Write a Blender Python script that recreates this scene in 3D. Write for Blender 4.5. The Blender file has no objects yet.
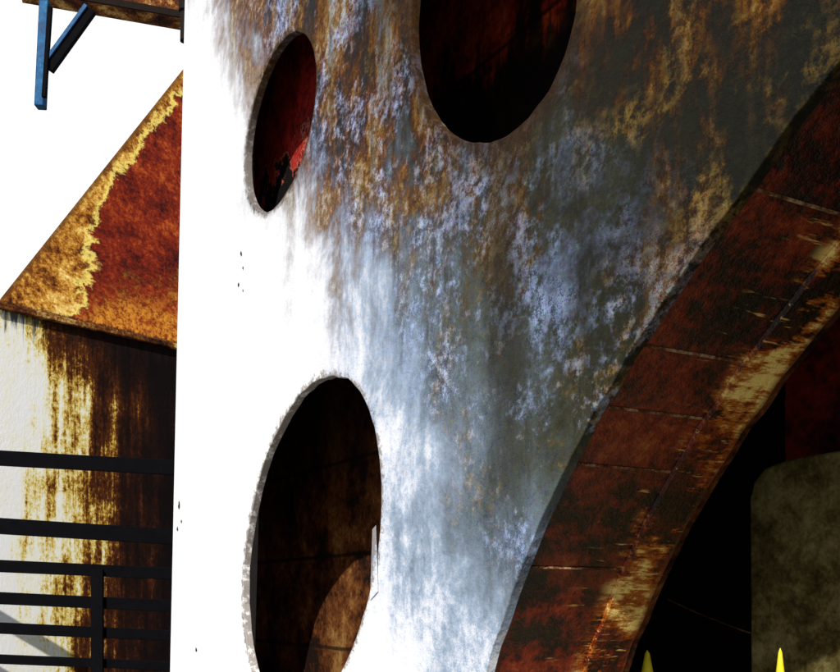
import bpy, math, random
from mathutils import Matrix, Vector, noise as mn
random.seed(4)
S = bpy.context.scene
S.view_settings.view_transform = 'Standard'; S.view_settings.look = 'None'; S.view_settings.exposure = 0
EYE = 1.6

# ------------------------------------------------------------------ node helpers
class Mat:
    def __init__(s, name, rough=0.85, spec=0.3):
        s.m = bpy.data.materials.new(name); s.m.use_nodes = True
        s.t = s.m.node_tree; s.N = s.t.nodes; s.L = s.t.links
        s.b = s.N['Principled BSDF']; s.b.inputs['Roughness'].default_value = rough
        s.b.inputs['Specular IOR Level'].default_value = spec
        s.tc = s.N.new('ShaderNodeTexCoord').outputs['Object']
        sp = s.N.new('ShaderNodeSeparateXYZ'); s.L.new(s.tc, sp.inputs[0])
        s.x, s.y, s.z = sp.outputs
    def put(s, sock, v):
        if isinstance(v, bpy.types.NodeSocket): s.L.new(v, sock)
        elif isinstance(v, (tuple, list)):
            sock.default_value = (*v, 1) if len(v) == 3 and len(sock.default_value) == 4 else v
        else: sock.default_value = v
    def ma(s, op, a, b=0.0, clamp=False):
        n = s.N.new('ShaderNodeMath'); n.operation = op; n.use_clamp = clamp
        s.put(n.inputs[0], a); s.put(n.inputs[1], b); return n.outputs[0]
    def add(s, a, b): return s.ma('ADD', a, b)
    def sub(s, a, b): return s.ma('SUBTRACT', a, b)
    def mul(s, a, b): return s.ma('MULTIPLY', a, b)
    def sm(s, v, lo, hi, a=0.0, b=1.0):
        n = s.N.new('ShaderNodeMapRange'); n.interpolation_type = 'SMOOTHSTEP'
        s.put(n.inputs[0], v); s.put(n.inputs[1], lo); s.put(n.inputs[2], hi); s.put(n.inputs[3], a); s.put(n.inputs[4], b)
        return n.outputs[0]
    def noise(s, scale, det=4, ro=.6, sx=(1, 1, 1), off=(0, 0, 0), dist=0, col=False):
        mp = s.N.new('ShaderNodeMapping'); s.L.new(s.tc, mp.inputs[0])
        mp.inputs['Scale'].default_value = sx; mp.inputs['Location'].default_value = off
        n = s.N.new('ShaderNodeTexNoise'); s.L.new(mp.outputs[0], n.inputs['Vector'])
        n.inputs['Scale'].default_value = scale; n.inputs['Detail'].default_value = det
        n.inputs['Roughness'].default_value = ro; n.inputs['Distortion'].default_value = dist
        return n.outputs['Color' if col else 'Fac']
    def ramp(s, f, stops):
        n = s.N.new('ShaderNodeValToRGB'); s.put(n.inputs[0], f); e = n.color_ramp.elements
        while len(e) < len(stops): e.new(0.5)
        for i, (p, c) in enumerate(stops):
            e[i].position = p; e[i].color = (*c, 1)
        return n.outputs[0]
    def mix(s, f, a, b, mode='MIX'):
        n = s.N.new('ShaderNodeMix'); n.data_type = 'RGBA'; n.blend_type = mode
        s.put(n.inputs[0], f); s.put(n.inputs[6], a); s.put(n.inputs[7], b); return n.outputs[2]
    def hsv(s, c, sat, val=1.0, fac=1.0):
        n = s.N.new('ShaderNodeHueSaturation'); n.inputs['Saturation'].default_value = sat; n.inputs['Value'].default_value = val
        s.put(n.inputs['Fac'], fac); s.put(n.inputs['Color'], c); return n.outputs[0]
    def out(s, col, bump=None, strength=.4, dist=.02):
        s.put(s.b.inputs['Base Color'], col)
        if bump is not None:
            n = s.N.new('ShaderNodeBump'); n.inputs['Strength'].default_value = strength
            n.inputs['Distance'].default_value = dist; s.put(n.inputs['Height'], bump)
            s.L.new(n.outputs[0], s.b.inputs['Normal'])
        return s.m

def frame(origin, xdir):
    x = Vector((xdir[0], xdir[1], 0)).normalized(); z = Vector((0, 0, 1)); y = z.cross(x)
    return Matrix(((x.x, y.x, 0, origin[0]), (x.y, y.y, 0, origin[1]), (0, 0, 1, origin[2]), (0, 0, 0, 1)))

def empty(name, M=Matrix()):
    e = bpy.data.objects.new(name, None); S.collection.objects.link(e); e.matrix_world = M; return e
def mesh_obj(name, verts, faces, mat, parent=None, smooth=False, M=None):
    me = bpy.data.meshes.new(name); me.from_pydata([tuple(v) for v in verts], [], faces); me.update()
    o = bpy.data.objects.new(name, me); S.collection.objects.link(o)
    if mat: me.materials.append(mat)
    if parent: o.parent = parent
    if M is not None: o.matrix_world = M
    if smooth:
        for p in me.polygons: p.use_smooth = True
    return o
def box(name, lo, hi, mat, parent=None, bev=0.0, M=None):
    x0, y0, z0 = lo; x1, y1, z1 = hi
    v = [(x0,y0,z0),(x1,y0,z0),(x1,y1,z0),(x0,y1,z0),(x0,y0,z1),(x1,y0,z1),(x1,y1,z1),(x0,y1,z1)]
    f = [(0,3,2,1),(4,5,6,7),(0,1,5,4),(1,2,6,5),(2,3,7,6),(3,0,4,7)]
    o = mesh_obj(name, v, f, mat, parent, M=M)
    if bev:
        b = o.modifiers.new('b', 'BEVEL'); b.width = bev; b.segments = 2
    return o
def bar(name, p, q, w, h, mat, parent=None):
    p = Vector(p); q = Vector(q); d = (q - p).normalized()
    up = Vector((0, 0, 1)) if abs(d.z) < .95 else Vector((0, 1, 0))
    a = d.cross(up).normalized() * w / 2; b = a.cross(d).normalized() * h / 2
    v = [p-a-b, p+a-b, p+a+b, p-a+b, q-a-b, q+a-b, q+a+b, q-a+b]
    o = mesh_obj(name, v, [(0,1,2,3),(4,7,6,5),(0,4,5,1),(1,5,6,2),(2,6,7,3),(3,7,4,0)], mat, parent)
    m = o.modifiers.new('b', 'BEVEL'); m.width = min(w, h) * .12; m.segments = 2
    return o
def tube(name, pts, r, mat, parent=None):
    c = bpy.data.curves.new(name, 'CURVE'); c.dimensions = '3D'; c.bevel_depth = r; c.bevel_resolution = 4; c.use_fill_caps = True
    sp = c.splines.new('POLY'); sp.points.add(len(pts) - 1)
    for i, p in enumerate(pts): sp.points[i].co = (*p, 1)
    c.materials.append(mat); o = bpy.data.objects.new(name, c); S.collection.objects.link(o)
    if parent: o.parent = parent
    return o

# ------------------------------------------------------------------ main wall frame
T = (0.5, -0.866)
WM = frame((-2.18, 9.0, EYE), T)      # local x = u along wall, y = depth into wall, z above eye level

HOLES = [(2.39, 3.29, .416, .023, .298), (2.81, .315, 1.243, .307, 1.168), (4.96, 2.80, .49, -.1575, .473)]
def ell(h, n=96, grow=0.0, seed=0):
    cu, cz, a, b, c = h
    l11 = math.sqrt(a); l21 = b / l11; l22 = math.sqrt(c - l21 * l21)
    P = []
    for i in range(n):
        t = 2 * math.pi * i / n
        k = 1 + grow + .016 * mn.noise(Vector((math.cos(t) * 2.2, math.sin(t) * 2.2, seed))) + .011 * mn.noise(Vector((math.cos(t) * 9, math.sin(t) * 9, seed)))
        x = math.cos(t) * k; y = math.sin(t) * k
        P.append((cu + l11 * x, cz + l21 * x + l22 * y))
    return P
ARCH = [(4.60, -1.62), (4.68, -1.2), (4.80, -.8), (4.97, -.338), (5.15, -.03), (5.325, .241), (5.538, .513), (5.70, .69), (5.854, .845),
        (6.078, 1.04), (6.33, 1.235), (6.596, 1.43), (6.90, 1.63), (7.3, 1.83), (7.75, 1.98), (8.25, 2.04)]
def catmull(P, n=8):
    R = []
    for i in range(len(P) - 1):
        p0 = P[max(i-1, 0)]; p1 = P[i]; p2 = P[i+1]; p3 = P[min(i+2, len(P)-1)]
        for k in range(n):
            t = k / n
            R.append(tuple(.5 * (2*p1[j] + (p2[j]-p0[j])*t + (2*p0[j]-5*p1[j]+4*p2[j]-p3[j])*t*t + (3*p1[j]-p0[j]-3*p2[j]+p3[j])*t**3) for j in (0, 1)))
    R.append(P[-1]); return R
arch_l = catmull(ARCH)
arch = arch_l + [(16.5 - u, z) for u, z in reversed(arch_l[:-1])]

def slab(name, outer, holes, d0, d1, mat, parent, bev=.006):
    c = bpy.data.curves.new(name, 'CURVE'); c.dimensions = '2D'; c.fill_mode = 'BOTH'
    c.extrude = (d1 - d0) / 2 - bev; c.bevel_depth = bev; c.bevel_resolution = 2; c.offset = -bev
    for P in [outer] + holes:
        sp = c.splines.new('POLY'); sp.points.add(len(P) - 1); sp.use_cyclic_u = True
        for i, p in enumerate(P): sp.points[i].co = (p[0], p[1], 0, 1)
    o = bpy.data.objects.new(name + '_c', c); S.collection.objects.link(o)
    dg = bpy.context.evaluated_depsgraph_get(); me = bpy.data.meshes.new_from_object(o.evaluated_get(dg))
    bpy.data.objects.remove(o)
    mid = (d0 + d1) / 2
    for v in me.vertices:
        x, y, z = v.co; v.co = (x, mid - z, y)
    me.materials.clear(); me.materials.append(mat)
    ob = bpy.data.objects.new(name, me); S.collection.objects.link(ob); ob.parent = parent
    for p in me.polygons: p.use_smooth = False
    return ob

# ------------------------------------------------------------------ materials
def wall_mat():
    m = Mat('graded_stained_wall', .85, .2)
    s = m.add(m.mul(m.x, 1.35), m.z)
    big = m.noise(.9, 2, .5, off=(3, 0, 1)); med = m.noise(1.9, 5, .70, sx=(1, 1, .75), off=(1, 0, 7), dist=.3)
    streak = m.noise(4.2, 4, .66, sx=(1.3, 1, .16), off=(2, 0, 2))
    fine = m.noise(17, 4, .74); grain = m.noise(130, 1, .8)
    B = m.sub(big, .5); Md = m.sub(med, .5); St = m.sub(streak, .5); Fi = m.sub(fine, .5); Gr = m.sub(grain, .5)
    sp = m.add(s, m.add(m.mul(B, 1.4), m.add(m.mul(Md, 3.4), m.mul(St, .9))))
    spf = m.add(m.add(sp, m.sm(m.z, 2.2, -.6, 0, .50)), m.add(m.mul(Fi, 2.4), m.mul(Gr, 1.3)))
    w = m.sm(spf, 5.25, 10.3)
    base = m.ramp(w, [(0, (.93, .93, .93)), (.09, (.80, .83, .90)), (.20, (.42, .50, .62)), (.36, (.20, .245, .30)), (.55, (.10, .118, .115)), (.75, (.045, .045, .028)), (1, (.008, .008, .004))])  # base tone runs from white at left to near black at upper right
    # damp grey-green / iron stain, mostly in the upper part
    hi = m.add(m.add(m.z, m.mul(B, 1.8)), m.add(m.mul(St, 1.8), m.mul(Md, 3.6)))
    bm = m.mul(m.sm(hi, 1.35, 2.7), m.sm(sp, 5.6, 6.8))
    bn = m.add(m.add(m.mul(med, .50), m.mul(streak, .30)), m.add(m.mul(fine, .18), m.mul(grain, .03)))
    bn = m.sub(bn, m.mul(m.sm(s, 6.6, 10.5), .040))
    brown = m.ramp(bn, [(.40, (.003, .002, .001)), (.445, (.022, .008, .002)), (.478, (.085, .028, .007)), (.510, (.18, .080, .024)), (.545, (.28, .18, .09)), (.60, (.46, .44, .40))])
    c = m.mix(m.mul(bm, .93), base, brown)
    # ochre patches
    pat = m.noise(1.7, 4, .72, off=(5, 0, 0))
    c = m.mix(m.mul(m.mul(m.sm(m.add(pat, m.mul(Fi, .3)), .50, .64), m.sm(sp, 6.3, 7.6)), .55), c, m.mix(m.sm(fine, .38, .62), (.035, .016, .004), (.30, .20, .075)))
    # blue grey lime bloom in a diagonal band
    band = m.mul(m.sm(s, 6.4, 7.4), m.sm(s, 10.2, 8.4))
    bl = m.noise(1.5, 5, .76, off=(0, 0, 11))
    c = m.mix(m.mul(m.mul(m.sm(m.add(bl, m.mul(Fi, .5)), .46, .66), band), .75), c, m.mix(m.sm(m.add(fine, m.mul(Gr, .4)), .36, .64), (.13, .18, .32), (.44, .53, .74)))
    # dark rain streaks running down
    du = m.add(m.sub(m.x, 5.13), m.mul(Md, .3))
    stk = m.mul(m.mul(m.sm(m.ma('ABSOLUTE', du), .26, .02), m.sm(m.z, -.4, 1.4)), m.sm(m.z, 2.9, 2.1))
    c = m.mix(m.mul(stk, .75), c, (.02, .017, .012))
    rs = m.mul(m.mul(m.sm(streak, .52, .66), m.sm(s, 6.4, 8.0)), m.sm(m.z, -.3, 1.5))
    c = m.mix(m.mul(rs, .6), c, (.022, .018, .010))
    # black mould blotches, speckled
    mo = m.mul(m.sm(m.add(m.noise(1.3, 5, .78, off=(4, 0, 21)), m.add(m.mul(Fi, .8), m.mul(Gr, .3))), .46, .66), m.sm(s, 7.2, 9.2))
    c = m.mix(m.mul(mo, .88), c, (.008, .008, .004))
    # grime collecting round the hole rims
    for i, (cu, cz, a, b, cc) in enumerate(HOLES):
        det = a * cc - b * b
        dx = m.sub(m.x, cu); dz = m.sub(m.z, cz)
        q = m.add(m.add(m.mul(m.mul(dx, dx), cc / det), m.mul(m.mul(dz, dz), a / det)), m.mul(m.mul(dx, dz), -2 * b / det))
        e = m.add(m.ma('SQRT', q), m.mul(Fi, .25))
        wdt = (1.10, 1.04, 1.18)[i]
        c = m.mix(m.mul(m.sm(e, wdt, 1.0), (.85, .7, .85)[i]), c, ((.05, .03, .012), (.10, .06, .03), (.03, .014, .005))[i])
    # fine pitting: contrast of the surface texture
    pit = m.ramp(m.add(m.mul(fine, .6), m.mul(grain, .4)), [(.36, (.22, .21, .20)), (.46, (.68, .68, .68)), (.54, (1.05, 1.05, 1.05)), (.64, (1.5, 1.5, 1.5))])
    c = m.mix(m.sm(sp, 5.6, 7.4), c, m.mix(1.0, c, pit, 'MULTIPLY'))
    cn2 = m.noise(60, 2, .8, col=True)
    c = m.mix(m.mul(m.sm(sp, 6.0, 8.0), .5), c, cn2, 'OVERLAY')
    c = m.hsv(c, 1.2)
    h = m.add(m.mul(fine, .5), m.mul(grain, .10))
    return m.out(c, h, .4, .03)
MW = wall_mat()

def soffit_mat():
    m = Mat('rusty_arch_soffit', .32, .6)
    med = m.noise(2.0, 5, .76, sx=(1, .8, 1)); fine = m.noise(20, 4, .82); cross = m.noise(6, 4, .7, sx=(1, .3, 1), off=(3, 1, 0))
    v = m.add(m.mul(med, .58), m.add(m.mul(cross, .2), m.mul(fine, .26)))
    c = m.ramp(v, [(.44, (.002, .001, .001)), (.49, (.020, .002, .001)), (.53, (.11, .008, .002)), (.58, (.21, .020, .004)), (.66, (.38, .10, .02))])
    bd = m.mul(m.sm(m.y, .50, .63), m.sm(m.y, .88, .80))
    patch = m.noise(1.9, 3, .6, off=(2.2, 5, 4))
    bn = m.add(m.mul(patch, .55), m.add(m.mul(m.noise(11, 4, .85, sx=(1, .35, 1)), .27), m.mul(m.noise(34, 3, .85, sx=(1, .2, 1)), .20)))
    c = m.mix(m.mul(bd, m.sm(bn, .490, .53)), c, m.mix(m.sm(bn, .525, .59), (.42, .10, .003), (1.0, .74, .22)))  # gold stain patches that also paint glossy highlights into the soffit colour
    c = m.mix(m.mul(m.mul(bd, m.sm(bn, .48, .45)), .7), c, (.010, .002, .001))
    dr = m.noise(30, 3, .7, sx=(1, .12, 1), off=(0, 2, 7))
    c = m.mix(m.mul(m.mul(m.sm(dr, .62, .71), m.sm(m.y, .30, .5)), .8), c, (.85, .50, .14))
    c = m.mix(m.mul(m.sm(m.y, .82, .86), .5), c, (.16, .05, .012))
    return m.out(c, m.add(m.mul(med, .6), m.mul(fine, .5)), .6, .03)
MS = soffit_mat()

def simple(name, stops, scale=3, sx=(1, 1, 1), rough=.85, spec=.2, fine=24, bump=.4, dist=.02):
    m = Mat(name, rough, spec)
    a = m.noise(scale, 5, .74, sx=sx); f = m.noise(fine, 4, .8)
    v = m.add(m.mul(a, .70), m.mul(f, .30))
    return m.out(m.ramp(v, stops), v, bump, dist)
MIN = simple('shade_black_plaster', [(.36, (.002, .001, .001)), (.47, (.005, .002, .001)), (.56, (.012, .004, .002)), (.7, (.04, .012, .006))], 1.6)  # near-black base colour paints in the gloom of the unlit passage
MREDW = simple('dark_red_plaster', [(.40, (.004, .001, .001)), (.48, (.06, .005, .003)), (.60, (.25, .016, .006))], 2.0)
MOL = simple('olive_concrete', [(.38, (.012, .008, .001)), (.48, (.075, .056, .012)), (.60, (.20, .17, .065))], 2.5)
MRIM = simple('arris_plaster', [(.34, (.02, .01, .005)), (.48, (.14, .06, .02)), (.60, (.45, .30, .16))], 6)
MSTEEL = simple('black_painted_steel', [(.3, (.001, .001, .0015)), (.7, (.003, .003, .005))], 8, rough=.8, spec=.06, bump=.1)
MBLUE = simple('blue_painted_steel', [(.3, (.001, .02, .06)), (.5, (.001, .07, .20)), (.7, (.002, .18, .38))], 5, rough=.5, spec=.15, bump=.1)
MYEL = simple('yellow_paint', [(.3, (.80, .60, .01)), (.7, (.95, .88, .05))], 5, rough=.5, bump=.1)
MGRD = simple('paving', [(.3, (.12, .11, .10)), (.5, (.20, .19, .17)), (.7, (.27, .25, .22))], 1.2)
MPIPE = simple('dark_iron', [(.3, (.003, .002, .001)), (.7, (.015, .006, .003))], 8)
MROOFB = simple('brown_stained_concrete', [(.40, (.006, .002, .001)), (.47, (.07, .016, .003)), (.53, (.22, .07, .010)), (.62, (.75, .50, .15))], 1.6)
def inner_mat():
    m = Mat('cavity_plaster', .9, .15)
    a = m.noise(2.2, 5, .74, sx=(1, 1, .8)); f = m.noise(20, 4, .8); v = m.add(m.mul(a, .7), m.mul(f, .3))
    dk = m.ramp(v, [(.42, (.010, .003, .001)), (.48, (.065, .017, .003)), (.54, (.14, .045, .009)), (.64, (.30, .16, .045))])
    rd = m.ramp(v, [(.42, (.03, .003, .001)), (.50, (.30, .018, .006)), (.58, (.60, .07, .02)), (.66, (.7, .20, .08))])
    vs = m.noise(5, 4, .7, sx=(1.5, 1, .15), off=(0, 0, 3))
    up = m.add(m.z, m.mul(m.sub(vs, .5), 2.0))
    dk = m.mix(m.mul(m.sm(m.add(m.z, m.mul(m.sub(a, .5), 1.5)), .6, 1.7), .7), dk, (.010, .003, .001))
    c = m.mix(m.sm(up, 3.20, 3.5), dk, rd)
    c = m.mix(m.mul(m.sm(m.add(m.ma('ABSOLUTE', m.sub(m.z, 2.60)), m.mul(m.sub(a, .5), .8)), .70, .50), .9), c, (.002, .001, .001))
    ln = m.sm(m.ma('ABSOLUTE', m.sub(m.ma('FRACT', m.mul(m.add(m.z, m.mul(a, .03)), 1.35)), .5)), .03, .01)
    c = m.mix(m.mul(ln, .8), c, (.004, .002, .001))
    return m.out(c, v, .4, .03)
MCAV = inner_mat()
def peel_mat():
    m = Mat('peeling_red_lining', .85, .2)
    a = m.noise(3.4, 6, .72, sx=(1, 1, .8), off=(2, 0, 5)); f = m.noise(24, 4, .8); v = m.add(m.mul(a, .65), m.mul(f, .35))
    c = m.ramp(v, [(.40, (.02, .001, .001)), (.47, (.14, .004, .002)), (.54, (.32, .013, .008)), (.64, (.45, .05, .035))])
    e = m.add(m.add(m.sub(m.z, 3.30), m.mul(m.sub(m.x, 1.9), .10)), m.mul(m.sub(a, .5), 1.8))
    c = m.mix(m.mul(m.sm(m.ma('ABSOLUTE', m.sub(e, .02)), .045, .0), .8), c, (.62, .16, .10))
    c = m.mix(m.sm(e, .0, -.04), c, (.002, .001, .001))
    return m.out(c, m.add(v, m.mul(m.sm(e, -.02, .02), .6)), .5, .03)
MREDP = peel_mat()

# ------------------------------------------------------------------ arch wall object
wall = empty('perforated_concrete_arch_wall', WM)
rough = lambda P, s: [(u + .014 * mn.noise(Vector((u * 5, z * 5, s))), z + .014 * mn.noise(Vector((u * 5, z * 5, s + 9)))) for u, z in P]
ar = rough(arch, 2)
outer_full = [(-.30, -1.62), (-.25, -.65), (-.02, 2.4), (.22, 5.4), (.30, 6.6), (13.5, 6.6), (13.5, -1.62)] + list(reversed(ar))
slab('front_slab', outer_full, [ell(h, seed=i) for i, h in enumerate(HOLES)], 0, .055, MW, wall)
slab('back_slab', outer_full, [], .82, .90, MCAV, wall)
mesh_obj('hole_lining', [(1.02, .34, 2.3), (3.5, .34, 2.3), (3.5, .34, 4.9), (1.02, .34, 4.9)], [(0, 1, 2, 3)], MREDP, wall)
def offs(P, d):
    R = []
    for i, p in enumerate(P):
        a = P[max(i-1, 0)]; b = P[min(i+1, len(P)-1)]
        t = Vector((b[0]-a[0], b[1]-a[1])).normalized(); R.append((p[0] - t.y * d, p[1] + t.x * d))
    return R
def strip(name, P, ds, mat):
    V = []; F = []
    for (u, z) in P:
        for d in ds: V.append((u, d, z))
    k = len(ds)
    for i in range(len(P) - 1):
        for j in range(k - 1): F.append((i*k+j, i*k+j+1, (i+1)*k+j+1, (i+1)*k+j))
    return mesh_obj(name, V, F, mat, wall, smooth=True)
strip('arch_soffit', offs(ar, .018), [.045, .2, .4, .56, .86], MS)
def sweep(name, P, d0, d1, h, mat):
    Q = offs(P, .016); R = offs(P, .016 - h)
    V = []; F = []
    for (a, b) in zip(Q, R): V += [(a[0], d0, a[1]), (b[0], d0 + .008, b[1]), (b[0], d1 - .008, b[1]), (a[0], d1, a[1])]
    for i in range(len(P) - 1):
        for j in range(3): F.append((i*4+j, i*4+j+1, i*4+4+j+1, i*4+4+j))
    return mesh_obj(name, V, F, mat, wall)
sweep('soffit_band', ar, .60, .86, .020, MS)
for i in (8, 22, 37, 50, 60, 69, 86, 96, 110, 124, 140, 160, 180, 200, 220):
    if i + 1 >= len(ar): continue
    p = offs(ar, .015)[i]
    bar('joint_%d' % i, (p[0], .07, p[1]), (p[0], .595, p[1]), .010, .010, MRIM, wall)
E = [(-.30, -1.62), (-.25, -.65), (-.02, 2.4), (.22, 5.4), (.30, 6.6)]
V = [(u + .004, d, z) for u, z in E for d in (.05, .83)]
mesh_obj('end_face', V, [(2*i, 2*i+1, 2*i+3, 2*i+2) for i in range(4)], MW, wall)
box('coping', (.25, .0, 6.602), (13.6, .95, 6.75), MRIM, wall)
for (u, z, r) in [(1.66, 2.62, .018), (1.70, 2.50, .012), (1.60, 2.40, .016), (1.70, 2.33, .010), (.05, .85, .03), (.12, .70, .018), (.0, .64, .02), (.55, -.42, .02)]:
    n = 9; V = [(u + r * math.cos(6.283*i/n) * random.uniform(.6, 1.2), -.004, z + r * math.sin(6.283*i/n) * random.uniform(.6, 1.3)) for i in range(n)]
    mesh_obj('plaster_chip', V, [tuple(range(n))], MPIPE, wall)
mesh_obj('torn_plaster_sliver', [(3.80, -.006, .0), (3.90, -.006, .05), (3.90, -.02, .42), (3.86, -.022, .40)], [(0, 1, 2, 3)], MW, wall)

# ------------------------------------------------------------------ passage behind the arch
pas = empty('concrete_passage', WM)
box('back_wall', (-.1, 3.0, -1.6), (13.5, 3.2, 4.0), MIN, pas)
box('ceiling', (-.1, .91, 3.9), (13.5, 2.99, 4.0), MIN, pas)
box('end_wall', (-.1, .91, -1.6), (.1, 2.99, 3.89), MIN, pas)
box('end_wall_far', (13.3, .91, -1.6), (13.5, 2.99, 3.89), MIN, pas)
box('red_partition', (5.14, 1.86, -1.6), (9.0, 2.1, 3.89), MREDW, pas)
but = empty('concrete_buttress', WM)
P = [(5.12, -1.6), (5.10, .55), (5.13, .64), (5.20, .70), (5.35, .73), (7.6, .76), (7.6, -1.6)]
n = len(P); V = [(u, 1.62, z) for u, z in P] + [(u, 1.855, z) for u, z in P]
o = mesh_obj('block', V, [tuple(range(n)), tuple(reversed(range(n, 2*n)))] + [(i, i+n, (i+1) % n + n, (i+1) % n) for i in range(n)], MOL, but)
b = o.modifiers.new('b', 'BEVEL'); b.width = .02; b.segments = 3
tube('hanging_cable', [(1.60, 6.5, EYE + .01), (1.78, 6.45, EYE - .08), (2.05, 6.4, EYE - .19), (2.4, 6.35, EYE - .30)], .004, MRIM)
def bollard(x, y, top, r, nm='yellow_bollard'):
    prof = [(r, 0), (r, top*.55), (r*.93, top*.75), (r*.64, top*.9), (r*.26, top*.985), (.001, top)]
    V = []; F = []; k = 16
    for rr, z in prof: V += [(rr*math.cos(6.2832*i/k), rr*math.sin(6.2832*i/k), z) for i in range(k)]
    for j in range(len(prof)-1):
        for i in range(k): F.append((j*k+i, j*k+(i+1) % k, (j+1)*k+(i+1) % k, (j+1)*k+i))
    o = mesh_obj(nm, V, F, MYEL, smooth=True); o.location = (x, y, 0); return o
bollard(1.25, 5.50, EYE - .275, .055)
bollard(1.765, 4.9, EYE - .235, .035)

# ------------------------------------------------------------------ building on the left
BM = frame((-5.09, 12.02, EYE), (.649, .761))
def bld_mat():
    m = Mat('stained_render', .9, .15)
    st = m.noise(3.4, 4, .62, sx=(1.4, 1, .14)); st2 = m.noise(9, 4, .7, sx=(1.5, 1, .14), off=(3, 0, 0)); fine = m.noise(22, 4, .82, sx=(1, 1, .7))
    med = m.noise(1.8, 5, .72)
    d = m.add(m.add(m.x, m.mul(m.sub(st, .5), 2.6)), m.add(m.mul(m.sub(st2, .5), 1.6), m.add(m.mul(m.sub(fine, .5), 2.0), m.mul(m.sub(med, .5), 2.0))))
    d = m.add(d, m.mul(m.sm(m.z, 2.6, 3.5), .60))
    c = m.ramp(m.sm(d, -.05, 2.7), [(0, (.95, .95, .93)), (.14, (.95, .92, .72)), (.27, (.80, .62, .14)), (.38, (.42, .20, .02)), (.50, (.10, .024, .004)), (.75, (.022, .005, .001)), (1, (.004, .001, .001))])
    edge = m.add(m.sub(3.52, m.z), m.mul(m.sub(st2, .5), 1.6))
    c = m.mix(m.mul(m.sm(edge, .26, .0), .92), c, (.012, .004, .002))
    return m.out(c, m.mul(fine, .5), .35, .03)
def roof_mat():
    m = Mat('orange_sloping_plaster', .85, .2)
    med = m.noise(1.9, 5, .76, off=(1, 2, 3)); fine = m.noise(16, 4, .82); tear = m.noise(2.1, 6, .75, off=(7, 1, 3), dist=.4)
    zz = m.sub(m.z, 3.57)
    e = m.sub(m.x, m.mul(zz, .757))
    thr = m.ma('MAXIMUM', m.sub(1.05, m.mul(zz, .42)), .26)
    q = m.add(m.sub(e, thr), m.mul(m.sub(tear, .5), 1.1))
    v = m.add(m.mul(med, .58), m.mul(fine, .42))
    yel = m.ramp(v, [(.40, (.025, .005, .001)), (.46, (.16, .042, .003)), (.50, (.38, .13, .010)), (.56, (.68, .36, .05)), (.64, (1, .80, .30))])
    red = m.ramp(v, [(.40, (.025, .001, .001)), (.46, (.10, .006, .001)), (.54, (.24, .018, .002)), (.64, (.50, .11, .012))])
    c = m.mix(m.sm(q, -.03, .03), yel, red)
    c = m.mix(m.mul(m.sm(m.ma('ABSOLUTE', m.sub(q, -.05)), .09, .0), .8), c, (1, .80, .18))
    ft = m.add(m.sub(zz, m.mul(m.x, .25)), m.mul(m.sub(med, .5), 2.2))
    c = m.mix(m.mul(m.mul(m.sm(ft, .3, -.4), m.sm(q, 0, .2)), .8), c, m.mix(m.sm(fine, .38, .6), (.28, .04, .002), (.85, .34, .03)))
    c = m.mix(m.mul(m.sm(m.add(zz, m.mul(m.sub(fine, .5), .12)), .06, .02), .8), c, (.03, .008, .003))
    c = m.mix(m.mul(m.sm(m.add(e, m.mul(m.sub(fine, .5), .12)), .10, .03), .75), c, (.16, .06, .01))
    return m.out(c, m.add(v, m.mul(m.sm(q, -.03, .03), -.3)), .4, .04)
bld = empty('concrete_building', BM)
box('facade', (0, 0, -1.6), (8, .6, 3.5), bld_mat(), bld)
k = 1.35
box('eave_lip', (-.04, -.06, 3.502), (8, .5, 3.572), MROOFB, bld, .01)
A = Vector((-.0, -.03, 3.575)); B = Vector((8, -.03, 3.575)); C = Vector((3.45*k, 1.0*k, 3.575 + 4.56*k)); D = Vector((8, 1.0*k, 3.575 + 4.56*k))
sh = Vector((.6, .25, -.05))
V = [A, B, D, C, A+sh, B+sh, D+sh, C+sh]
mesh_obj('sloping_hood', V, [(0,1,2,3),(4,7,6,5),(0,4,5,1),(1,5,6,2),(2,6,7,3),(3,7,4,0)], roof_mat(), bld)

# ------------------------------------------------------------------ canopy of the block behind, top left
K2 = 1.85
can = empty('concrete_canopy', frame((-4.70*K2, 11.74*K2, EYE + 7.01*K2), (1.68, .55)))
box('beam', (.05, -.55, 0), (9, 0, 1.9), MROOFB, can, .02)
box('drip_edge', (.05, -.60, -.03), (9, -.552, .12), MPIPE, can, .005)
box('support_pier', (6.2, -.5, -EYE - 7.01*K2), (7.2, -.05, -.005), MROOFB, can)

br = empty('blue_steel_bracket')
YB = 21.2
bar('upright', (-.3745*YB, YB, EYE + .597*YB), (-.3795*YB, YB, EYE + .492*YB), .20, .24, MBLUE, br)
bar('upright_face', (-.368*YB, YB - .1, EYE + .59*YB), (-.374*YB, YB - .1, EYE + .50*YB), .09, .10, MSTEEL, br)
bar('brace', (-.371*YB, YB, EYE + .530*YB), (-.330*YB, YB + .1, EYE + .592*YB), .14, .20, MSTEEL, br)
bar('brace_face', (-.3755*YB, YB - .1, EYE + .533*YB), (-.334*YB, YB, EYE + .595*YB), .05, .08, MBLUE, br)

sp = empty('drain_spout')
tube('pipe', [(-2.13, 9.05, EYE + 5.95), (-2.13, 9.03, EYE + 5.2), (-2.125, 9.0, EYE + 5.03)], .035, MPIPE, sp)
tube('collar', [(-2.13, 9.03, EYE + 5.40), (-2.13, 9.03, EYE + 5.32)], .05, MPIPE, sp)

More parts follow.
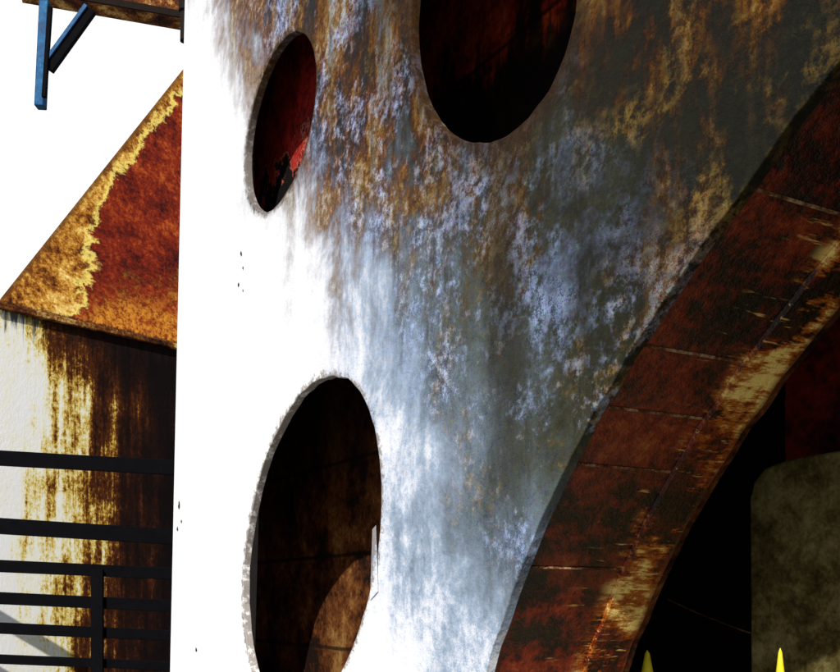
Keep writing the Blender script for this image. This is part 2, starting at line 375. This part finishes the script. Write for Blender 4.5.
# ------------------------------------------------------------------ railing
rl = empty('metal_railing')
L0 = Vector((-4.41, 10.5, 0)); R0 = Vector((-2.64, 11.0, 0)); dv = R0 - L0
rows = [(1.49, 1.45, .16), (.777, .69, .17), (.357, .286, .13), (.02, -.07, .13), (-.294, -.396, .12), (-.62, -.73, .10), (-.95, -1.06, .10)]
for i, (zl, zr, h) in enumerate(rows):
    a = L0 - dv * .9; b = R0 + dv * .45
    sl = (zr - zl)
    bar('rail_%d' % i, (a.x, a.y, EYE + zl - sl*.9), (b.x, b.y, EYE + zr + sl*.45), .05, h, MSTEEL, rl)
for t, top in ((.53, .33), (-.75, 1.5), (1.35, 1.4)):
    p = L0 + dv * t + Vector((.015, -.05, 0)); bar('post', (p.x, p.y, 0), (p.x, p.y, EYE + top), .13, .05, MSTEEL, rl)

g = mesh_obj('ground', [(-300, -300, 0), (300, -300, 0), (300, 300, 0), (-300, 300, 0)], [(0, 1, 2, 3)], MGRD)

# ------------------------------------------------------------------ light
sd = Vector((-.18, -.72, .67)).normalized()
L = bpy.data.lights.new('sun', 'SUN'); L.energy = 5; L.angle = math.radians(.5); L.color = (1, .96, .90)
so = bpy.data.objects.new('sun', L); S.collection.objects.link(so); so.rotation_euler = sd.to_track_quat('Z', 'Y').to_euler()
W = bpy.data.worlds.new('World'); S.world = W; W.use_nodes = True; nt = W.node_tree; nt.nodes.clear()
N = nt.nodes.new; K = nt.links.new
sky = N('ShaderNodeTexSky'); sky.sky_type = 'NISHITA'; sky.sun_disc = False
sky.sun_elevation = math.asin(sd.z); sky.sun_rotation = math.atan2(sd.x, sd.y)
b1 = N('ShaderNodeBackground'); b1.inputs[1].default_value = .08; K(sky.outputs[0], b1.inputs[0])
b2 = N('ShaderNodeBackground'); b2.inputs[0].default_value = (1, 1, 1, 1); b2.inputs[1].default_value = 1.15
tc = N('ShaderNodeTexCoord'); dot = N('ShaderNodeVectorMath'); dot.operation = 'DOT_PRODUCT'
K(tc.outputs['Generated'], dot.inputs[0]); dot.inputs[1].default_value = tuple(Vector((-.45, .85, .38)).normalized())
nz = N('ShaderNodeTexNoise'); nz.inputs['Scale'].default_value = 3; nz.inputs['Detail'].default_value = 4; K(tc.outputs['Generated'], nz.inputs['Vector'])
ad = N('ShaderNodeMath'); ad.operation = 'MULTIPLY_ADD'; K(nz.outputs[0], ad.inputs[0]); ad.inputs[1].default_value = .35; K(dot.outputs['Value'], ad.inputs[2])
mr = N('ShaderNodeMapRange'); K(ad.outputs[0], mr.inputs[0]); mr.inputs[1].default_value = .92; mr.inputs[2].default_value = 1.02
mx = N('ShaderNodeMixShader'); K(mr.outputs[0], mx.inputs[0]); K(b1.outputs[0], mx.inputs[1]); K(b2.outputs[0], mx.inputs[2])
ow = N('ShaderNodeOutputWorld'); K(mx.outputs[0], ow.inputs[0])

cd = bpy.data.cameras.new('camera'); cam = bpy.data.objects.new('camera', cd); S.collection.objects.link(cam)
cam.location = (0, 0, EYE); cam.rotation_euler = (math.radians(90), 0, 0)
cd.sensor_width = 36; cd.lens = 1000 / 840 * 36; cd.shift_y = 264 / 840; cd.clip_end = 1000; cd.clip_start = .05
S.camera = cam
